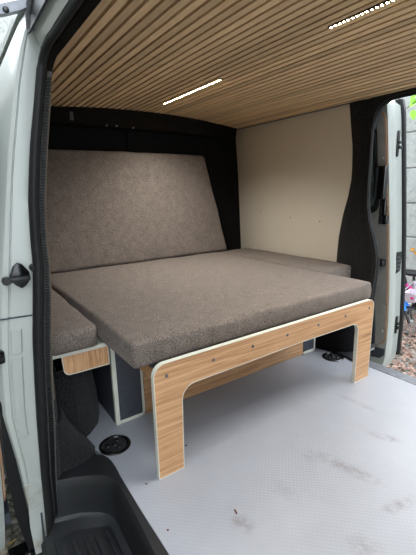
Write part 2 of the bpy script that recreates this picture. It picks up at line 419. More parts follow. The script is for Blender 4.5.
# near wall lining (carpet) behind pillar
jin = [(-.30, -.335), (-.06, -.327), (.24, -.316), (.59, -.286), (.756, -.268), (.83, -.262), (1.0, -.248), (1.226, -.206), (1.36, -.182), (1.47, -.165)]     # painted edge / rubber
jout = [(-.30, -.375), (-.06, -.385), (.10, -.395), (.28, -.413), (.45, -.403), (.61, -.382), (.75, -.36), (.913, -.332), (1.09, -.30), (1.267, -.262), (1.36, -.235), (1.42, -.213), (1.49, -.18)]
b = B(); secs = []
for x in (XB, -.42):
    zs = (-.02, .3, .6, .9, 1.2, 1.36, 1.46)
    secs.append([(x, interp(jin, z)+.040, z) for z in zs]+[(x, interp(jin, z)+.015, z) for z in zs[::-1]])
b.loft(secs); struct('wall_left', b, M['carpet_dark'], 'dark carpeted lining of the near side behind the seal', 'wall')
# near outer side: painted jamb at the doorway rear, folded into the outer skin
zs = [-.30+1.79*i/40 for i in range(41)]
b = B(); rows = []
for z in zs:
    yi, yo = interp(jin, z), interp(jout, z)
    pass
    w = yo-yi
    rows.append([(-.215, yi, z), (-.2205, yi+w*.10, z), (-.221, yi+w*.62, z), (-.222, yi+w*.70, z), (-.226, yi+w*.72, z), (-.226, yi+w*.75, z), (-.221, yi+w*.78, z), (-.224, yi+w*.93, z), (-.236, yo, z), (-.40, yo-.012, z), (-1.75, yo-.012, z),
                 (-1.75, yo+.02, z), (-.30, yo+.02, z), (-.26, yi, z)])
b.loft(rows)
jm = struct('wall_left_outer', b, M['paint'], 'white painted door jamb and outer side left of the near doorway', 'wall')
# seams and pressings on the jamb
def on_jamb(t, z): yi, yo = interp(jin, z), interp(jout, z); return yi+(yo-yi)*t
b = B()
b.loft([[(-.2195, on_jamb(t, .597+.004*t), .597+.004*t+d) for d in (-.0025, .0025)]+[(-.226, on_jamb(t, .6), .6+d) for d in (.0025, -.0025)] for t in (.03, .5, 1.0)])
part('seam', b, M['charcoal'], jm)
b = B()                                             # lower raised pressing
for (za, zb) in [(.20, .47), (.485, .56)]:
    b.loft([[(-.2205, on_jamb(.38, z), z), (-.2165, on_jamb(.42, z), z), (-.2165, on_jamb(.66, z), z), (-.2205, on_jamb(.69, z), z), (-.224, on_jamb(.5, z), z)] for z in [za+(zb-za)*i/6 for i in range(7)]])
part('pressing', b, M['paint'], jm)
b = B()                                             # grubby foot of the jamb
zz = [-.30, -.22, -.14, -.06, .0, .02]
b.loft([[(-.214, interp(jin, z)-.001, z), (-.213, interp(jin, z)-.02, z), (-.2145, on_jamb(.9, z)-(.012 if z < -.1 else .004), z), (-.224, on_jamb(1.0, z), z), (-.235, on_jamb(.5, z), z)] for z in zz])
part('jamb_foot', b, M['paint_dirty'], jm)
b = B()
b.loft([[(-.209, interp(jin, z)-.018, z), (-.209, interp(jin, z)-.024, z), (-.216, interp(jin, z)-.024, z), (-.216, interp(jin, z)-.018, z)] for z in (-.30, -.2, -.1)])
part('drip_channel', b, M['charcoal'], jm)
# lower black cladding outside the jamb
b = B()
b.loft([[(x, interp(jout, z)-.001, z) for z in (-.30, -.1, .1, .32)]+[(x, interp(jout, z)-d, z) for z, d in ((.32, .008), (.1, .035), (-.1, .04), (-.30, .02))] for x in (-1.75, -.9, -.245)])
part('cladding', b, M['rubber'], jm)
# latch striker on jamb
lp = part('latch_plate', B().prism([(on_jamb(.5, .73)+dy, .727+dz) for dy, dz in [(-.026, .0), (-.012, .030), (.0, .040), (.012, .036), (.030, .010), (.032, -.012), (.016, -.032), (.004, -.038), (-.012, -.026)]], 'x', -.221, -.205, bev=.004), M['gloss'], jm)
b = B(); yc = on_jamb(.5, .72)
b.box(-.206, -.188, yc-.036, yc+.030, .712, .728, .006); b.lathe((-.197, yc-.034, .719), [(0, .012), (.010, .012), (.012, .008), (.012, -.012), (0, -.012)], 14, 'x')
part('latch_bar', b, M['plastic'], lp)
b = B(); yb = interp(jin, .745)-.006; b.lathe((-.205, yb, .748), [(0, .022), (.008, .021), (.011, .014), (.011, -.01), (0, -.01)], 14, 'x'); part('bump_stop', b, M['rubber'], jm)

# near door seal: bulb + ribbed carrier following the doorway
so = [(-.19, -.336), (.06, -.327), (.25, -.318), (.39, -.308), (.52, -.298), (.649, -.282), (.756, -.269), (.83, -.267), (.947, -.259), (1.087, -.238), (1.222, -.210), (1.30, -.195)]
smid = [(-.19, -.316), (.06, -.310), (.243, -.297), (.383, -.287), (.517, -.277), (.645, -.260), (.753, -.248), (.829, -.248), (.947, -.240), (1.087, -.220), (1.224, -.194), (1.30, -.178)]
sin_ = [(-.19, -.300), (.036, -.285), (.226, -.268), (.372, -.262), (.51, -.249), (.64, -.235), (.751, -.228), (.828, -.228), (.946, -.218), (1.088, -.197), (1.226, -.173), (1.30, -.158)]
def curve3(tab, x, dz0=-.30):
    P = [(x, interp(tab, z), z) for z in [-.30+.05*i for i in range(33)]]
    return P
def header_tail(y0, z0, x0, r=.10):
    T = []
    for i in range(1, 9):
        a = math.radians(90*i/8); T.append((x0+r*(1-math.cos(a)), y0+.018*(i/8), z0+(r*math.sin(a))*.62))
    e = T[-1]; T += [(x0+.2, e[1], e[2]+.001), (x0+.5, e[1], e[2]), (XF, e[1], e[2])]
    return T
ds = thing('door_seal', 'thick black ribbed rubber seal running down the white jamb at the left', 'seal', (-.2, -.28, -.2), 'door seals')
def strap(pa, pb, ta, tb):
    """closed strip between two curves with thickness along x"""
    b = B(); secs = []
    for a, c in zip(pa, pb):
        a = Vector(a); c = Vector(c); n = Vector((1, 0, 0)); m = (a+c)/2
        secs.append([a, a+n*ta*.8, m+n*ta, c+n*tb, c-n*.012, a-n*.012])
    b.loft(secs); return b
zz = [-.30+.04*i for i in range(41)]
pa = [(-.205, interp(so, z)-.007, z) for z in zz]; pm = [(-.205, interp(smid, z), z) for z in zz]; pi = [(-.205, interp(sin_, z)-.003, z) for z in zz]
ta, tm, ti = header_tail(pa[-1][1], 1.30, -.205), header_tail(pm[-1][1], 1.30, -.205, .085), header_tail(pi[-1][1], 1.30, -.205, .07)
# bulb: tube of varying radius along centre line
cen = [((Vector(a)+Vector(c))/2+Vector((.012, 0, 0))) for a, c in zip(pa, pm)]
tailc = header_tail(cen[-1].y, 1.30, cen[-1].x, .10)
rad = [max(.008, (Vector(a)-Vector(c)).length/2+.002) for a, c in zip(pa, pm)]
b = B(); b.tube(list(cen)+tailc, rad+[.012]*len(tailc), 14); part('bulb', b, M['rubber'], ds)
b = strap(pm[-1:]+tm, pi[-1:]+ti, .008, .006); part('header_carrier', b, M['felt'], ds)
b = strap(pm, pi, .012, .010); rb = part('carrier', b, M['ribbed'], ds)
b = B()
for i in range(175):
    z = -.22+1.50*i/174
    a, c = interp(smid, z), interp(sin_, z)-.003
    b.box(-.197, -.187, a+(c-a)*.22, a+(c-a)*.75, z-.002, z+.002)
part('rib', b, M['rubber'], rb).__setitem__('kind', 'stuff')
b = B(); b.tube([(-.206, interp(sin_, z)+.0005, z) for z in [.30+.05*i for i in range(20)]], .0016, 6); tag(part('lining_edge', b, M['beige'], ds), 'thin beige lining edge')
# carpeted pillar edge just inside the seal
b = B(); secs = []
for i in range(34):
    z = -.03+1.33*i/33; yi = interp(sin_, z)-.016
    flare = max(0, (.22-z)/.22)**1.3 if z < .22 else 0
    wide = .010+.014*max(0, min(1, (.62-z)/.35))+.0*flare
    secs.append([(-.212, yi, z), (-.204, yi+wide*.5, z), (-.214, yi+wide, z), (-.27-.06*flare, yi+wide+.012+.07*flare, z), (-.33-.12*flare, yi+wide+.01+.09*flare, z), (-.36-.12*flare, yi+.0, z), (-.30, yi-.03, z), (-.23, yi-.02, z)])
b.loft(secs); struct('trim_7', b, M['carpet'], 'charcoal carpeted pillar edge inside the near seal', 'pillar')
# flared carpet foot of the pillar
b = B()
top = [(-.34, -.235, .20), (-.26, -.243, .21), (-.235, -.262, .17)]
b.loft([[(-.228, -.285, 0), (-.236, -.19, 0), (-.262, -.14, 0), (-.305, -.122, 0), (-.36, -.14, 0), (-.46, -.16, 0), (-.46, -.29, 0)],
        [(-.226, -.280, .03), (-.238, -.20, .03), (-.268, -.155, .03), (-.31, -.138, .03), (-.365, -.15, .03), (-.45, -.17, .03), (-.45, -.29, .03)],
        [(-.222, -.272, .10), (-.238, -.235, .10), (-.275, -.205, .10), (-.33, -.19, .10), (-.38, -.19, .10), (-.43, -.20, .10), (-.43, -.28, .10)],
        [(-.222, -.262, .20), (-.236, -.247, .20), (-.28, -.232, .20), (-.33, -.225, .20), (-.38, -.225, .20), (-.41, -.23, .20), (-.41, -.27, .20)]])
struct('trim_8', b, M['carpet'], 'flared charcoal carpet foot of the near pillar beside the step', 'trim')
# wheel arches
def arch_shape(sgn):
    b = B(); secs = []
    for (z, g) in [(0, 0), (.12, .004), (.22, .018), (.28, .045), (.305, .10)]:
        if sgn < 0:
            o = [(-.40, -.11-g), (-.45, -.062-g), (-.53, -.028-g), (-.62, -.008-g), (-.8, -.004-g), (-1.2, -.004-g), (-1.45, -.01-g), (-1.55, -.07), (-1.55, -.27), (-.38-g*.6, -.27), (-.365-g*.6, -.16)]
        else:
            o = [(-1.55, 1.605), (-1.55, 1.34+g), (-1.45, 1.262+g), (-.9, 1.255+g), (-.50, 1.262+g), (-.42, 1.285+g), (-.34, 1.308+g), (-.27, 1.332+g), (-.23-g*.5, 1.37+g), (-.215-g*.5, 1.43+g), (-.212-g*.5, 1.605)]
        secs.append([(x, y, z) for x, y in o])
    b.loft(secs); return b
struct('wheel_arch', arch_shape(-1), M['carpet'], 'dark carpeted wheel arch beneath the left bench', 'wheel arch')
struct('wheel_arch', arch_shape(1), M['carpet_dark'], 'dark carpeted wheel arch under the right rear corner', 'wheel arch')

# step well
st = thing('door_step', 'moulded black plastic step well in the near doorway', 'step', (.3, -.22, -.21), kind='thing')
def rpoly(z, d, n=6):
    """inner rim of the well shrunk by d, open towards the outside"""
    o = [(1.3, -.136-d), (.226, -.136-d), (.12, -.128-d), (0, -.124-d)]
    p0 = Vector((-.055+d*.5, -.122-d)); p1 = Vector((-.118+d, -.122-d)); p2 = Vector((-.148+d, -.170-d*.5))
    for i in range(n+1):
        t = i/n; q = p0*(1-t)**2+p1*2*t*(1-t)+p2*t*t; o.append((q.x, q.y))
    o += [(-.185+d, -.235), (-.214+d, -.318)]
    return [(x, y, z) for x, y in o]
ZW = -.135
b = B()
prof = [rpoly(.003, -.004), rpoly(.003, 0), rpoly(-.006, .005), rpoly(-.04, .008), rpoly(ZW+.03, .016), rpoly(ZW+.008, .022), rpoly(ZW, .034)]
b.loft(prof, False, False)
b.bm.faces.new([b.bm.verts.new(p) for p in prof[-1]+[(-.13, -.35, ZW), (1.3, -.35, ZW)]])
b.face([(-.15, -.35, ZW), (1.3, -.35, ZW), (1.3, -.37, ZW-.03), (-.15, -.37, ZW-.03)]); b.face([(-.15, -.37, ZW-.03), (1.3, -.37, ZW-.03), (1.3, -.37, ZW-.1), (-.15, -.37, ZW-.1)])
bmesh.ops.remove_doubles(b.bm, verts=b.bm.verts, dist=1e-6); bmesh.ops.recalc_face_normals(b.bm, faces=b.bm.faces)
part('well', b, M['plastic'], st)
b = B()
b.prism([(.0, -.166), (-.02, -.163), (-.042, -.164), (-.056, -.172), (-.066, -.19), (-.105, -.275), (-.10, -.335), (1.25, -.335), (1.25, -.185), (.1, -.172)], 'z', ZW-.001, ZW+.006, bev=.003)
pad = part('tread_pad', b, M['plastic'], st)
for i in range(5):
    y = -.315+.033*i
    b = B(); b.prism(rrect(-.03-.3*(-.18-y if y < -.18 else 0), 1.2, y-.008, y+.008, .007, 3), 'z', ZW+.005, ZW+.015, bev=.002); part('tread', b, M['plastic'], pad)
b = B()
rim = rpoly(.0032, -.003)
outer = [(1.3, -.102), (.226, -.108), (.12, -.107), (0, -.105)]
for i in range(7):
    t = i/6; p0, p1, p2 = Vector((-.10, -.103)), Vector((-.245, -.088)), Vector((-.252, -.14)); q = p0*(1-t)**2+p1*2*t*(1-t)+p2*t*t; outer.append((q.x, q.y))
outer += [(-.243, -.235), (-.243, -.318)]
b.loft([[(x, y, -.03) for x, y in outer], [(x, y, .003) for x, y in outer], rim, [(x, y, -.03) for x, y, z in rim]], False, False)
part('flange', b, M['plastic'], st)

# ------------------------------------------------------------------ bed
bf = thing('pull_out_bed', 'oak laminate arch-shaped front frame of the pull-out bed', 'bed frame', (0, .61, 0))
pan = [(.0, 0), (.10, 0), (.105, .266)]+arc(.155, .266, .05, 180, 90, 6)[1:]+[(.36, .318), (.69, .324), (1.05, .320)]+arc(1.06, .278, .042, 90, 0, 6)[1:]+[(1.102, 0), (1.218, 0), (1.224, .375)]+arc(1.185, .381, .040, 0, 90, 6)[1:]+[(.60, .420), (.045, .420)]+arc(.045, .375, .045, 90, 180, 6)[1:]
b = B(); b.prism(inset(pan, .0016), 'x', -.0172, -.0004); fp = part('front_panel', b, M['oak'], bf, smooth=0)
b = B(); b.band(pan, 'x', -.018, 0, .0026); tag(part('edge_banding', b, M['edge'], fp, smooth=0), 'white edge banding')
for (y, z) in [(.048, .374), (.237, .376), (.422, .378), (.610, .378), (.803, .378), (.994, .378), (1.185, .379)]:
    b = B(); b.lathe((0, y, z), [(0, .0032), (.003, .003), (.0062, .0012), (.0066, -.002), (0, -.002)], 14, 'x'); part('screw', b, M['screw'], fp)
b = B(); b.box(-.375, -.0185, .025, 1.19, .387, .404, .001); part('platform', b, M['charcoal'], bf)
for y0 in (.02, 1.17):
    b = B(); b.box(-.36, -.02, y0, y0+.03, .345, .386, .002); part('runner', b, M['oak'], bf)

bb = thing('storage_box', 'low storage base with charcoal end panels and oak drawer front beneath the mattress', 'bed base', (-.85, .63, 0))
b = B(); b.box(-1.34, -.398, -.004, .012, .003, .385); part('side_panel', b, M['charcoal'], bb, smooth=0)
b = B(); b.box(-.398, -.378, -.005, .0125, .002, .392, .001); tag(part('edge_banding', b, M['edge'], bb), 'white edge banding')
def framed_front(y0, y1, z0, z1, left, right, inset_x):
    b = B(); b.box(-.396, -.386, y0, y1, z0, z1); p = part('front_panel', b, M['charcoal'], bb, smooth=0); tag(p, 'charcoal front panel with white edges')
    b = B(); b.box(-.398, -.382, y0, y1, z0-.001, z0+.013, .001)
    if right: b.box(-.398, -.382, y1-.011, y1, z0, z1, .001)
    if left: b.box(-.398, -.382, y0, y0+.011, z0, z1, .001)
    part('edge_banding', b, M['edge'], p)
framed_front(.0125, .130, .002, .385, False, True, 0)
framed_front(1.160, 1.262, .002, .385, False, True, 0)
b = B(); b.box(-.402, -.386, .133, 1.157, .002, .36, .0015); part('drawer_front', b, M['oak'], bb)
b = B(); b.box(-1.34, -.398, 1.25, 1.262, .003, .385); b.box(-1.34, -1.32, 0, 1.26, .003, .385); b.box(-1.34, -.405, -.004, 1.262, .386, .402)
part('carcass', b, M['charcoal'], bb, smooth=0)
for x in (-.46, -.56):                                   # hinge arms on the side panel
    b = B(); b.box(-.012, .012, -.004, .004, -.05, 0, .002, mat=Matrix.Translation((x, -.010, .335)) @ Matrix.Rotation(math.radians(28), 4, 'Y')); part('bracket', b, M['zinc'], bb)

lb = thing('side_bench', 'left bench ledge with a short oak apron and white edging', 'bench', (-.7, -.15, .31))
o = [(-.03, .392), (-.03, .307), (-.135, .307)]+arc(-.148, .327, .02, 270, 180, 5)+[(-.178, .385), (-.25, .392)]
o = [(-.024, .386), (-.024, .307), (-.15, .307)]+arc(-.172, .332, .025, 270, 180, 5)[1:]+[(-.200, .386)]
b = B(); b.prism(o, 'x', -.356, -.340); ap = part('apron', b, M['oak_v'], lb, smooth=0)
b = B(); b.band(o, 'x', -.357, -.3395, .003); tag(part('edge_banding', b, M['edge'], ap, smooth=0), 'white edge banding')
b = B(); b.prism([(-.335, -.022), (-.335, -.240), (-1.40, -.240), (-1.40, -.022)], 'z', .3865, .401); part('ledge', b, M['edge'], lb, smooth=0)
rbn = thing('side_bench', 'right bench ledge under the small rear cushion', 'bench', (-.9, 1.43, .31))
b = B(); b.box(-1.40, -.42, 1.268, 1.600, .386, .401, .001); part('ledge', b, M['edge'], rbn)
b = B(); b.box(-.436, -.42, 1.268, 1.600, .31, .385, .001); part('apron', b, M['oak_v'], rbn)

# cushions
def axis_steps(h, r, n):
    pts = [0, r*.25, r*.6, r]; mid = [r+(2*h-2*r)*i/n for i in range(1, n)]
    pts = pts+mid+[2*h-q for q in (r, r*.6, r*.25, 0)]
    return [q-h for q in pts]
def cushion(hx, hy, hz, r, puff, nx=14, ny=14, nz=2, seed=0, wrinkle=.003, taper=0):
    X, Y, Z = axis_steps(hx, r, nx), axis_steps(hy, r, ny), axis_steps(hz, r, nz)
    bm = bmesh.new()
    def grid(A, C, f):
        vs = [[bm.verts.new(f(a, c)) for c in C] for a in A]
        for i in range(len(A)-1):
            for j in range(len(C)-1): bm.faces.new((vs[i][j], vs[i+1][j], vs[i+1][j+1], vs[i][j+1]))
    for s_ in (-1, 1):
        grid(X, Y, lambda a, c: (a, c, s_*hz)); grid(X, Z, lambda a, c: (a, s_*hy, c)); grid(Y, Z, lambda a, c: (s_*hx, a, c))
    bmesh.ops.remove_doubles(bm, verts=bm.verts, dist=1e-5)
    for v in bm.verts:
        c = Vector((max(-hx+r, min(hx-r, v.co.x)), max(-hy+r, min(hy-r, v.co.y)), max(-hz+r, min(hz-r, v.co.z))))
        d = v.co-c
        if d.length > 1e-7: v.co = c+d.normalized()*r
        u, w, t = v.co.x/hx, v.co.y/hy, v.co.z/hz
        if t > 0: v.co.z += puff*(1-u**4)*(1-w**4)*t
        side = 1-t*t
        v.co.x += .007*side*(1 if u > .9 else -1 if u < -.9 else 0)*(1-w**4); v.co.y += .007*side*(1 if w > .9 else -1 if w < -.9 else 0)*(1-u**4)
        nn = noise.noise_vector(Vector((v.co.x*7+seed, v.co.y*7, v.co.z*13)))
        edge = max(abs(u), abs(w))**6
        if t < -.5: nn = nn*.15; edge = 0
        v.co += Vector(nn)*wrinkle*(.35+edge)
        nn2 = noise.noise(Vector((v.co.x*3+seed*3, v.co.y*38, v.co.z*50)))
        v.co.x += nn2*wrinkle*.9*(1 if abs(u) > .93 else 0)*abs(w)**8
        if taper: v.co.y *= 1-taper*(u+1)/2
    bmesh.ops.recalc_face_normals(bm, faces=bm.faces)
    b = B(); b.bm.free(); b.bm = bm; return b
def cushion_at(name, label, x0, x1, y0, y1, z0, z1, **k):
    b = cushion((x1-x0)/2, (y1-y0)/2, (z1-z0)/2, **k); c = ((x0+x1)/2, (y0+y1)/2, (z0+z1)/2)
    b.xform(Matrix.Translation(c)); o = mesh_obj(name, b, M['fabric'], base=(c[0], c[1], z0), smooth=60)
    return tag(o, label, 'mattress' if 'mattress' in name else 'cushion')
main = cushion_at('mattress', 'large grey-brown heather mattress lying on the pull-out bed', -1.37, -.032, -.050, 1.249, .4075, .496, r=.015, puff=.007, nx=22, ny=22, seed=1, wrinkle=.004)
cushion_at('bench_cushion', 'narrow grey-brown cushion on the left bench next to the black seal', -1.37, -.308, -.240, -.071, .4035, .490, r=.016, puff=.006, seed=4, wrinkle=.005)
cushion_at('bench_cushion', 'grey-brown filler cushion in the rear corner against the cream wall', -1.40, -.375, 1.268, 1.592, .4035, .490, r=.014, puff=.004, seed=8)
# backrest: lies on its edge, leaning on the rear wall
b = cushion(.376, .70, .045, r=.016, puff=.008, nx=16, ny=22, seed=12, wrinkle=.004, taper=.15)
ang = math.atan2(.775, -.12)
ux = Vector((-.158, 0, .772)).normalized(); uz = Vector((ux.z, 0, -ux.x)).normalized(); uy = uz.cross(ux)
mt = Matrix(((ux.x, uy.x, uz.x, 0), (ux.y, uy.y, uz.y, 0), (ux.z, uy.z, uz.z, 0), (0, 0, 0, 1)))
cen = Vector((-1.360, .655, .502))+ux*.376-uz*.047
b.xform(Matrix.Translation(cen) @ mt)
br = mesh_obj('backrest_cushion', b, M['fabric'], base=(-1.43, .655, .5), smooth=60)
tag(br, 'tall grey-brown backrest cushion leaning against the black rear wall', 'cushion')

# ------------------------------------------------------------------ LED strips
LEDW = 4.3
def led_strip(x0, x1, y, label):
    z = zc(y)-.001
    t = thing('led_strip', label, 'light', ((x0+x1)/2, y, z), 'ceiling light strips')
    b = B(); b.box(x0-.006, x1+.006, y-.0075, y+.0075, z-.004, z+.010, .001); part('channel', b, M['pcb'], t)
    n = 36
    lb = B(); lb.box(x0, x0+.0058, y-.0034, y+.0034, z-.0052, z-.0035)
    first = part('led', lb, M['led'], t)
    for i in range(1, n):
        c = first.copy(); c.location.x = i*(x1-x0-.008)/(n-1); COL.objects.link(c)
    for i in range(4):                                   # the strip's downward beam
        l = bpy.data.lights.new('led_beam', 'SPOT'); l.energy = LEDW; l.color = (1, .95, .88); l.spot_size = math.radians(138); l.spot_blend = 1; l.shadow_soft_size = .04
        lo = bpy.data.objects.new('led_beam', l); COL.objects.link(lo); lo.parent = t; lo.location = ((i-1.5)*(x1-x0)/4, 0, -.012)
    return t
led_strip(-1.216, -.625, .757, 'lit warm LED strip on the ceiling over the bed')
led_strip(.058, .66, .724, 'lit warm LED strip on the ceiling nearest the front, dots visible')

# ------------------------------------------------------------------ floor sockets and crumbs
def socket(loc, label):
    t = thing('floor_socket', label, 'floor socket', loc, 'round floor sockets'); c = Vector(loc)
    b = B(); b.lathe(c, [(.040, -.002), (.046, .004), (.050, .0065), (.056, .006), (.0605, .003), (.0615, 0)], 40); part('rim', b, M['gloss'], t)
    b = B(); b.lathe(c, [(.0, .0012), (.030, .0012), (.043, .002), (.046, .003)], 32); part('dish', b, M['plastic'], t)
    for k in range(3):
        a = math.radians(20+120*k)
        b = B(); b.ball(c+Vector((.026*math.cos(a), .026*math.sin(a), .003)), .010, 12, 8, (1, 1, .55)); part('lug', b, M['gloss'], t)
    b = B(); b.ball(c+Vector((0, 0, .002)), .011, 12, 8, (1, 1, .5)); part('hub', b, M['gloss'], t)
    return t
socket((-.268, -.056, 0), 'black round floor socket beside the near step')
socket((-.256, 1.267, 0), 'black round floor socket seen beneath the bed by the far leg')
def crumb(x, y, l, a, label):
    b = B(); b.box(-l/2, l/2, -.0022, .0022, 0, .003, .001, mat=Matrix.Translation((x, y, .0003)) @ Matrix.Rotation(math.radians(a), 4, 'Z'))
    tag(mesh_obj('leaf_crumb', b, M['crumb'], base=(x, y, 0)), label, 'debris', 'crumbs on the floor')
crumb(.256, .128, .016, -15, 'reddish brown crumb on the floor in front of the bed')
crumb(-.097, .165, .009, 40, 'small brown crumb on the floor under the bed panel')
crumb(-.01, -.045, .006, 10, 'tiny dark crumb on the floor left of the near bed leg')
crumb(.19, -.072, .006, 60, 'tiny dark crumb on the floor along the step edge')

# ------------------------------------------------------------------ sliding doors
def sliding_door(name, sgn, label):
    """sgn +1: far side, as seen through the far doorway; -1: near side"""
    tab = [(-.30, 1.80), (-.15, 1.812), (.05, 1.812), (.323, 1.788), (.676, 1.738), (1.028, 1.676), (1.323, 1.622), (1.42, 1.606), (1.50, 1.600)]
    if sgn > 0: tab = [(z, y+.062) for z, y in tab]
    if sgn > 0: X0 = -.275; f = lambda y, z: y
    else: X0 = -.30; f = lambda y, z: -(interp([(-.28, .466), (-.1, .448), (.1, .436), (.28, .432), (.5, .425), (.7, .43), (.93, .43), (1.2, .42), (1.42, .40), (1.5, .39)], z))-(y-interp(tab, z))
    TH = .152; X1 = X0-1.12
    root = thing(name, label, 'door', (X0-.5, f(1.72, 0), -.3), kind='structure')
    b = B(); rows = []
    zs = [-.28+1.76*i/30 for i in range(31)]
    for z in zs:
        yi = interp(tab, z)
        k = max(0, (z-1.40)/.08); xr = .0+.07*k*k; kb = max(0, (-.18-z)/.1); xr += .03*kb*kb
        xe = X0-xr
        rows.append([(xe-.004, f(yi+.004, z), z), (xe, f(yi+.012, z), z), (xe+.006, f(yi+.03, z), z), (xe+.008, f(yi+.06, z), z), (xe+.003, f(yi+.068, z), z), (xe, f(yi+.140, z), z), (xe-.006, f(yi+TH, z), z),
                     (X1, f(yi+TH, z), z), (X1, f(yi, z), z)])
    b.loft(rows); part('door_body', b, M['paint'], root)
    def skin(x0, x1, z0, z1, off, th, r=.05, n=6):
        """a panel lying on the inner face: outline (x,z) lofted through thickness"""
        o = rrect(min(x0, x1), max(x0, x1), z0, z1, r, n)
        q = [(x, z) for x, z in o]
        bb_ = B()
        cx, cz = (x0+x1)/2, (z0+z1)/2
        lay = []
        for d, sc in ((off, 1), (off-th, 1)):
            lay.append([(x, f(interp(tab, z)+d, z), z) for x, z in q])
        # fill by horizontal strips
        zs_ = sorted(set([round(z, 4) for _, z in q]+[z0+(z1-z0)*i/14 for i in range(15)]))
        def xr(z):
            if z > z1-r: h = math.sqrt(max(0, r*r-(z-(z1-r))**2)); e = r-h
            elif z < z0+r: h = math.sqrt(max(0, r*r-((z0+r)-z)**2)); e = r-h
            else: e = 0
            return min(x0, x1)+e, max(x0, x1)-e
        secs = []
        for z in zs_:
            a, c = xr(z); yi = interp(tab, z)
            secs.append([(a, f(yi+off, z), z), (c, f(yi+off, z), z), (c, f(yi+off-th, z), z), (a, f(yi+off-th, z), z)])
        bb_.loft(secs); return bb_
    part('tan_edge', skin(X0-.010, X1+.02, -.11, 1.40, .002, .005, .07), M['tan'], root)
    ip = part('inner_panel', skin(X0-.016, X1+.026, -.104, 1.394, -.002, .003, .068), M['inner'], root)
    wf = part('window_frame', skin(X0-.066, X1+.10, .80, 1.335, -.004, .012, .06), M['gloss'], root)
    part('window_glass', skin(X0-.090, X1+.125, .835, 1.30, -.015, .003, .045), M['glass'], wf)
    def on_inner(xa, xb, z0, z1, d0, d1, bev=.004):
        zc_ = (z0+z1)/2; yi = interp(tab, zc_); b_ = B()
        y0, y1 = sorted((f(yi+d0, zc_), f(yi+d1, zc_))); b_.box(xa, xb, y0, y1, z0, z1, bev); return b_
    part('pull_handle', on_inner(X0-.078, X0-.004, .89, 1.085, -.045, .0, .008), M['gloss'], root)
    b = on_inner(X0-.05, X0-.012, .79, .885, -.03, 0, .006); part('cable_cover', b, M['gloss'], root)
    part('latch_cover', on_inner(X0-.058, X0-.006, .735, .79, -.03, 0, .005), M['gloss'], root)
    b = on_inner(X0-.07, X0-.02, .462, .507, -.05, .0, .012); part('buffer', b, M['rubber'], root)
    for z in (1.13, .18, .0):
        b = B(); yi = interp(tab, z); b.ball((X0-.035, f(yi-.006, z), z), .010, 10, 7, (1, .6, 1)); part('clip', b, M['inner'], root)
    # bolts on the edge
    def latch(zc_, h, w, kind):
        yi = interp(tab, zc_); yc_ = f(yi+.092, zc_); b_ = B()
        if kind == 'tall': b_.prism(rrect(yc_-w/2, yc_+w/2, zc_-h/2, zc_+h/2, w*.45), 'x', X0-.002, X0+.010, bev=.002); b_.box(X0, X0+.022, yc_-.004, yc_+.026, zc_-.03, zc_-.012, .003); b_.box(X0, X0+.018, yc_-.004, yc_+.024, zc_+.0, zc_+.016, .003)
        else: b_.prism([(yc_-w/2, zc_+h/2), (yc_+w/2, zc_+h/2), (yc_+w/2, zc_-h*.3), (yc_+w*.3, zc_-h*.42), (yc_-w/2, zc_-h/2)], 'x', X0-.002, X0+.008, bev=.002)
        return b_
    part('latch', latch(1.21, .15, .022, 'tall'), M['gloss'], root)
    lk = part('latch', latch(.475, .145, .058, 'grille'), M['gloss'], root)
    for q in range(4):
        z = .435+.026*q; b = B(); yc_ = f(interp(tab, z)+.092, z); b.box(X0+.006, X0+.010, yc_-.022, yc_+.022, z-.004, z+.004, .001); part('slot', b, M['charcoal'], lk)
    part('latch', latch(.035, .125, .022, 'tall'), M['gloss'], root)
    # outer rubber seal along the edge
    secs = []
    b = B()
    for z in [-.20+1.66*i/24 for i in range(25)]:
        yi = interp(tab, z); k = max(0, (z-1.42)/.08); xe = X0-.05*k*k
        w = .058
        secs.append([(xe+.004, f(yi+.143, z), z), (xe+.012, f(yi+.153, z), z), (xe+.010, f(yi+.178, z), z), (xe-.004, f(yi+.143+w, z), z), (xe-.03, f(yi+.143+w, z), z), (xe-.03, f(yi+.144, z), z)])
    b.loft(secs); part('edge_seal', b, M['rubber'], root)
    # dark drain recess at the foot
    b = B(); yi = interp(tab, -.16); y0, y1 = sorted((f(yi-.004, 0), f(yi+.045, 0))); b.prism([(X0-.11, -.128), (X0-.01, -.128), (X0-.012, -.17), (X0-.04, -.20), (X0-.11, -.21)], 'y', y0, y1); part('foot_recess', b, M['charcoal'], root)
    return root, f, tab, X0
sliding_door('door_1', 1, 'white sliding door slid open outside the far doorway')
nd, f, tab, X0 = sliding_door('door_2', -1, 'white sliding door slid open outside the near side, edge at left')
# roller arms of the near door
b = B(); b.loft([[(-.17+dx, y, z+dz) for dx, dz in ((-.012, -.012), (.012, -.012), (.012, .012), (-.012, .012))] for y, z in [(-.155, 1.462), (-.185, 1.462), (-.205, 1.455), (-.235, 1.437), (-.275, 1.420), (-.30, 1.415)]])
ra = part('upper_arm', b, M['steel'], nd)
b = B(); b.lathe((-.157, -.268, 1.419), [(0, .006), (.006, .005), (.008, 0), (0, 0)], 12, 'x'); part('bolt', b, M['gloss'], ra)
b = B(); b.loft([[(x, y, z) for x, z in ((-.30, -.262), (-.20, -.255), (-.20, -.285), (-.30, -.295))] for y in (-.325, -.36, -.42, -.462)])
b.ball((-.24, -.40, -.262), .016, 10, 7, (1, 1, .5)); b.box(-.27, -.21, -.35, -.325, -.29, -.235, .006)
part('lower_arm', b, M['gloss'], nd)
b = B(); b.box(-.27, -.215, -.44, -.383, .462, .505, .008); b.box(-.235, -.205, -.44, -.392, .47, .498, .006); part('latch', b, M['gloss'], nd)
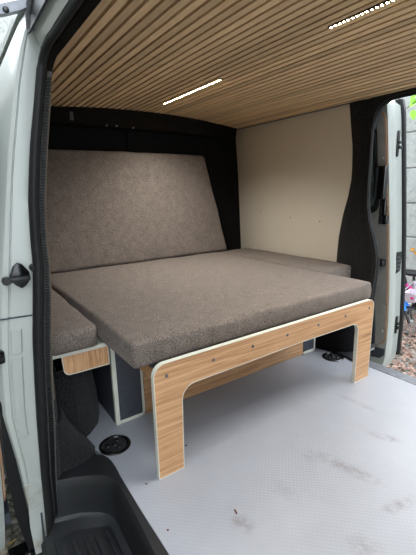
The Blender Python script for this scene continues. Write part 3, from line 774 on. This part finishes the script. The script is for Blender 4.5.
# painted header strip outside the seal
b = B(); b.prism([(-.181, 1.366), (-.199, 1.405), (-.195, 1.415), (-.170, 1.38)], 'x', -.215, XF)
part('header_strip', b, M['paint'], jm)
# upper track above the near doorway
b = B(); b.prism([(-.205, 1.475), (-.165, 1.475), (-.165, 1.395), (-.172, 1.395), (-.172, 1.465), (-.198, 1.465), (-.200, 1.40), (-.212, 1.39)], 'x', -.214, XF)
struct('trim_9', b, M['plastic'], 'dark upper door track over the near doorway', 'trim')
b = B(); b.tube([(-.20, -.205, 1.40), (-.18, -.207, 1.435), (-.10, -.207, 1.46), (.1, -.207, 1.465), (XF, -.207, 1.465)], .012, 10)
struct('trim_10', b, M['steel'], 'grey lip of the upper door track', 'trim')

# ------------------------------------------------------------------ outside
ZG = -.60
b = B(); b.box(-9, 9, -8, 10, ZG-.1, ZG); struct('ground', b, M['soil'], 'damp gravel ground outside the van', 'ground')
def block_wall(name, label, axis, at, a0, a1, h, th):
    b = B(); m = B(); rowh = .45; r = 0; z = ZG
    while z < ZG+h:
        a = a0-(.4 if r % 2 else 0)
        while a < a1:
            e = min(a+.9, a1); s_ = max(a, a0)
            if e-s_ > .05:
                q = (s_+.006, e-.006, z+.006, min(z+rowh, ZG+h)-.006)
                d = random.uniform(0, .012)
                if axis == 'y': b.box(q[0], q[1], at+d, at+th, q[2], q[3], .01, 1)
                else: b.box(at-th, at-d, q[0], q[1], q[2], q[3], .01, 1)
            a += .9
        z += rowh; r += 1
    w = struct(name, b, M['concrete'], label, 'wall')
    if axis == 'y': m.box(a0, a1, at+.014, at+th-.01, ZG, ZG+h-.02)
    else: m.box(at-th+.01, at-.014, a0, a1, ZG, ZG+h-.02)
    part('mortar', m, M['mortar'], w)
block_wall('wall_outside', 'pale rough block wall outside the far doorway', 'y', 4.62, -6, 5, 2.9, .3)
block_wall('wall_outside_rear', 'pale rough stone wall behind the van at upper left', 'x', -4.2, -4.5, 4.6, 3.6, .3)

b = B(); b.box(-4.2, 4.5, -2.0, -1.75, ZG, 3.2, .01); struct('near_light_blocker', b, M['blocker'], 'unseen dark wall added to cut light from the near side', 'wall')  # unseen wall, added to keep daylight off the near side
# leaf litter (uncountable) beyond the far doorway
def litter(x0, x1, y0, y1, n, s, seed):
    rnd = random.Random(seed); bm = bmesh.new()
    for i in range(n):
        x, y = rnd.uniform(x0, x1), rnd.uniform(y0, y1); z = ZG+rnd.uniform(.008, .05); L = rnd.uniform(.5, 1)*s; w = L*rnd.uniform(.35, .7)
        mtx = Matrix.Translation((x, y, z)) @ Matrix.Rotation(rnd.uniform(0, 6.3), 4, 'Z') @ Matrix.Rotation(rnd.uniform(-.6, .6), 4, 'X') @ Matrix.Rotation(rnd.uniform(-.5, .5), 4, 'Y')
        c = rnd.uniform(.1, .5)*w
        pts = [(-L/2, 0, c*.3), (-L*.2, -w/2, c), (L*.2, -w/2, c), (L/2, 0, c*.2), (L*.2, w/2, c), (-L*.2, w/2, c), (0, 0, 0)]
        vs = [bm.verts.new(mtx @ Vector(p)) for p in pts]
        for k in range(6): bm.faces.new((vs[k], vs[(k+1) % 6], vs[6]))
    b = B(); b.bm.free(); b.bm = bm; return b
o = mesh_obj('leaf_litter', litter(-2.2, 1.2, 2.0, 4.6, 10000, .055, 3), M['brown_leaf'], smooth=0); tag(o, 'brown fallen leaf litter on the ground outside the far doorway', 'leaves', kind='stuff')
rnd = random.Random(5); bm = bmesh.new()
for i in range(1500):
    x, y = rnd.uniform(-3.2, -.35), rnd.uniform(-.62, -.12); r = rnd.uniform(.008, .024)
    t = bmesh.ops.create_icosphere(bm, subdivisions=1, radius=r, matrix=Matrix.Translation((x, y, ZG+r*.4)) @ Matrix.Rotation(rnd.uniform(0, 6), 4, 'Z') @ Matrix.Diagonal((1, rnd.uniform(.6, 1), rnd.uniform(.5, .8), 1)))
b = B(); b.bm.free(); b.bm = bm
o = mesh_obj('gravel', b, M['stone']); tag(o, 'grey gravel stones on the ground left of the white jamb', 'gravel', kind='stuff')
first = None
for i in range(16):
    x, y = rnd.uniform(-1.9, -.55), rnd.uniform(-.44, -.30)
    if first is None:
        q = litter(0, .001, 0, .001, 1, .05, 9)
        c = sum((v.co for v in q.bm.verts), Vector())/7
        for v in q.bm.verts: v.co = v.co-c
        bmesh.ops.solidify(q.bm, geom=q.bm.faces[:], thickness=.0015)
        first = mesh_obj('fallen_leaf', q, M['leaf_yellow'], smooth=0); lf = first
    else: lf = first.copy(); COL.objects.link(lf)
    lf.location = (x, y, ZG+.034); lf.rotation_euler = (0, 0, rnd.uniform(0, 6)); k = rnd.uniform(.7, 1.25); lf.scale = (k, k, k)
    tag(lf, 'small yellow fallen leaf on the gravel left of the white jamb', 'leaf', 'yellow leaves on the gravel')

# hanging twig with green leaves
def leaf_mesh(L, w):
    bm = bmesh.new(); vs = []
    for i in range(7):
        t = i/6; h = w*math.sin(math.pi*t**.8)/2
        vs.append([bm.verts.new((L*t, -h, .15*h)), bm.verts.new((L*t, 0, -.1*L*t*t)), bm.verts.new((L*t, h, .15*h))])
    for a, c in zip(vs, vs[1:]):
        for k in (0, 1): bm.faces.new((a[k], c[k], c[k+1], a[k+1]))
    bmesh.ops.remove_doubles(bm, verts=bm.verts, dist=1e-6); bmesh.ops.solidify(bm, geom=bm.faces[:], thickness=.001)
    b = B(); b.bm.free(); b.bm = bm; return b
tw = thing('branch', 'thin twig with bright green leaves hanging outside the far doorway', 'branch', (-1.25, 4.2, 1.85))
b = B(); b.tube([(-.7, 4.64, 2.30), (-.9, 4.25, 2.2), (-1.2, 4.2, 2.05), (-1.45, 4.2, 1.92), (-1.62, 4.2, 1.84), (-1.70, 4.2, 1.80)], [.009, .008, .006, .005, .004, .003], 6); part('twig', b, M['bark'], tw)
for (x, z, a, L) in [(-1.62, 1.85, 160, .13), (-1.53, 1.88, 30, .13), (-1.60, 1.83, 230, .12), (-1.50, 1.90, 80, .14), (-1.45, 1.93, 350, .13), (-1.40, 1.96, 120, .12), (-1.48, 1.84, 280, .12), (-1.38, 1.98, 60, .14)]:
    q = leaf_mesh(L, L*.6); q.xform(Matrix.Translation((x, 4.2, z)) @ Matrix.Rotation(math.radians(-a), 4, 'Y') @ Matrix.Rotation(math.radians(65), 4, 'X')); part('leaf', q, M['leaf_green'], tw)
for (x, z, a) in [(-1.56, .13, 20), (-1.46, .11, 200), (-1.40, .16, 100)]:
    q = leaf_mesh(.06, .045); q.xform(Matrix.Translation((x, 4.614, z)) @ Matrix.Rotation(math.radians(-a), 4, 'Y') @ Matrix.Rotation(math.radians(88), 4, 'X'))
    tag(mesh_obj('autumn_leaf', q, M['leaf_orange'], base=(x, 4.614, z)), 'orange autumn leaf clinging to the pale block wall above the bicycles', 'leaf', 'orange leaves on the wall')

# bicycles
def ring(b, c, R, r, nrm, n=40):
    nrm = Vector(nrm).normalized(); u = nrm.orthogonal().normalized(); w = nrm.cross(u)
    b.tube([Vector(c)+(u*math.cos(2*math.pi*i/n)+w*math.sin(2*math.pi*i/n))*R for i in range(n)], r, 8, closed=True)
def bicycle(label, at, ang, R, fm, gm, guard, basket=False):
    """built along local x, front to +x, then turned; at = ground point below the bottom bracket"""
    T = Matrix.Translation(at) @ Matrix.Rotation(math.radians(ang), 4, 'Z') @ Matrix.Rotation(math.radians(5), 4, 'X')
    root = thing('bicycle', label, 'bicycle', at, 'bicycles outside')
    rw, fw = Vector((-R*1.25, 0, R)), Vector((R*1.75, 0, R)); bbk = Vector((0, 0, R*.95)); seat = Vector((-R*.35, 0, R*2.25)); head = Vector((R*1.25, 0, R*2.35)); bar = Vector((R*1.12, 0, R*2.95))
    def P(name, b, m, par=root): return part(name, b.xform(T), m, par)
    for c in (rw, fw):
        b = B(); ring(b, c, R*.93, R*.075, (0, 1, 0)); wh = P('wheel', b, M['tyre'])
        b = B(); ring(b, c, R*.84, R*.025, (0, 1, 0)); P('rim', b, M['zinc'], wh)
        b = B()
        for k in range(18):
            a = 2*math.pi*k/18; b.tube([c+Vector((0, .012*(-1)**k, 0)), c+Vector((math.cos(a), 0, math.sin(a)))*R*.84], .0016, 5)
        b.lathe(c, [(0, -.03), (.014, -.03), (.014, .03), (0, .03)], 12, 'y'); P('spokes', b, M['zinc'], wh)
    b = B(); b.tube([bbk, seat], .015); b.tube([bbk, head-Vector((.02, 0, R*.25))], .019); b.tube([seat*.85+bbk*.15, head], .016)
    for s_ in (-1, 1): o_ = Vector((0, s_*.045, 0)); b.tube([bbk+o_*.5, rw+o_], .009); b.tube([seat+o_*.3, rw+o_], .008)
    P('frame', b, fm)
    b = B(); b.tube([bar, head], .012); b.tube([head, head+Vector((R*.14, 0, -R*.38))], .020)
    for s_ in (-1, 1): o_ = Vector((0, s_*.045, 0)); b.tube([head+Vector((R*.08, 0, -R*.25))+o_*.6, head*.55+fw*.45+o_], .017)
    P('fork', b, fm)
    b = B()
    for s_ in (-1, 1): o_ = Vector((0, s_*.045, 0)); b.tube([head*.57+fw*.43+o_, fw+o_], .014)
    P('fork_leg', b, gm)
    if basket:
        b = B(); q = [(-.06, -.075), (.06, -.075), (.06, .075), (-.06, .075)]; bc = head+Vector((R*.50, 0, R*.05))
        for (z0, z1, k0, k1) in ((0, .10, .75, 1),):
            for i in range(4):
                p0, p1 = q[i], q[(i+1) % 4]
                b.loft([[bc+Vector((p[0]*k*j, p[1]*k*j, z)) for p, k, z, j in ((p0, k0, z0, 1), (p1, k0, z0, 1), (p1, k1, z1, 1), (p0, k1, z1, 1))], [bc+Vector((p[0]*k*j, p[1]*k*j, z)) for p, k, z, j in ((p0, k0, z0, .94), (p1, k0, z0, .94), (p1, k1, z1, .94), (p0, k1, z1, .94))]])
        b.box(bc.x-.043, bc.x+.043, bc.y-.055, bc.y+.055, bc.z-.003, bc.z+.003)
        bk = P('basket', b, M['bike_white'])
        b = B(); b.ball(bc+Vector((.025, -.070, .05)), .016, 10, 7, (1, .2, 1)); P('badge', b, M['bike_pink'], bk)
    hb = B(); hb.tube([bar+Vector((-.10, -.27, .04)), bar+Vector((-.04, -.16, .03)), bar, bar+Vector((-.04, .16, .03)), bar+Vector((-.10, .27, .04))], .011); h = P('handlebar', hb, M['gloss'])
    for s_ in (-1, 1):
        b = B(); b.tube([bar+Vector((-.045, s_*.17, .031)), bar+Vector((-.11, s_*.29, .043))], .017); P('grip', b, M['rubber'], h)
    b = B(); b.ball(seat+Vector((-.02, 0, .09)), .09, 14, 9, (1.35, .75, .38)); b.tube([seat, seat+Vector((-.01, 0, .08))], .012); P('saddle', b, M['rubber'])
    b = B(); b.lathe(bbk+Vector((0, -.035, 0)), [(0, -.004), (.07, -.004), (.075, 0), (.07, .004), (0, .004)], 26, 'y'); b.tube([bbk+Vector((0, -.04, 0)), bbk+Vector((.10, -.05, -.09))], .009); b.tube([bbk+Vector((0, .04, 0)), bbk+Vector((-.10, .05, .09))], .009); P('crank', b, M['gloss'])
    for s_ in (-1, 1):
        b = B(); c = bbk+Vector((-.10*s_, .085*s_, .09*s_)); b.box(c.x-.045, c.x+.045, c.y-.03, c.y+.03, c.z-.01, c.z+.01, .004); P('pedal', b, M['rubber'])
    b = B(); b.tube([rw+Vector((math.cos(a), 0, math.sin(a)))*R*1.1 for a in [math.radians(q) for q in range(20, 171, 15)]], .022, 8); P('mudguard', b, guard)
    b = B(); b.ball(rw+Vector((-R*1.1, 0, R*.35)), .022, 10, 7); P('reflector', b, M['bike_red'])
    return root
bicycle('small blue bicycle with white front basket standing nearest the open far door', (-1.17, 3.40, ZG), 4, .17, M['bike_blue'], M['gloss'], M['gloss'], True)
bicycle('white bicycle with magenta mudguards parked behind the blue one', (-1.05, 3.95, ZG), 8, .22, M['bike_white'], M['gloss'], M['bike_pink'])

# ------------------------------------------------------------------ light, camera
w = bpy.data.worlds.new('overcast'); scn.world = w; w.use_nodes = True
bg = w.node_tree.nodes['Background']; bg.inputs[0].default_value = (.86, .93, 1.0, 1); bg.inputs[1].default_value = 1.25

sl = bpy.data.lights.new('hazy_sun', 'SUN'); sl.energy = 1.2; sl.angle = math.radians(65); sl.color = (.95, .97, 1)
so_ = bpy.data.objects.new('hazy_sun', sl); COL.objects.link(so_); so_.location = (2, 6, 6)
so_.rotation_euler = Vector((.12, -1, -.95)).to_track_quat('-Z', 'Y').to_euler()
yaw, pit, rol, F = .97033673, .22431107, -.02500778, 373.79
C = Vector((1.00691574, -.46759685, .95679842))
fw_ = Vector((-math.sin(yaw)*math.cos(pit), math.cos(yaw)*math.cos(pit), -math.sin(pit)))
rt = Vector((math.cos(yaw), math.sin(yaw), 0)); up = rt.cross(fw_)
r2 = rt*math.cos(rol)+up*math.sin(rol); u2 = -rt*math.sin(rol)+up*math.cos(rol)
cam = bpy.data.cameras.new('camera'); co = bpy.data.objects.new('camera', cam); COL.objects.link(co)
co.matrix_world = Matrix(((r2.x, u2.x, -fw_.x, C.x), (r2.y, u2.y, -fw_.y, C.y), (r2.z, u2.z, -fw_.z, C.z), (0, 0, 0, 1)))
cam.sensor_fit = 'VERTICAL'; cam.sensor_height = 24; cam.lens = F*24/555; cam.clip_start = .02
scn.camera = co
scn.view_settings.view_transform = 'Standard'; scn.view_settings.look = 'None'; scn.view_settings.gamma = 1; scn.view_settings.use_curve_mapping = False
scn.view_settings.exposure = 1.82
scn.cycles.use_denoising = True
scn.cycles.max_bounces = 10; scn.cycles.diffuse_bounces = 6
scn.cycles.sample_clamp_indirect = 6
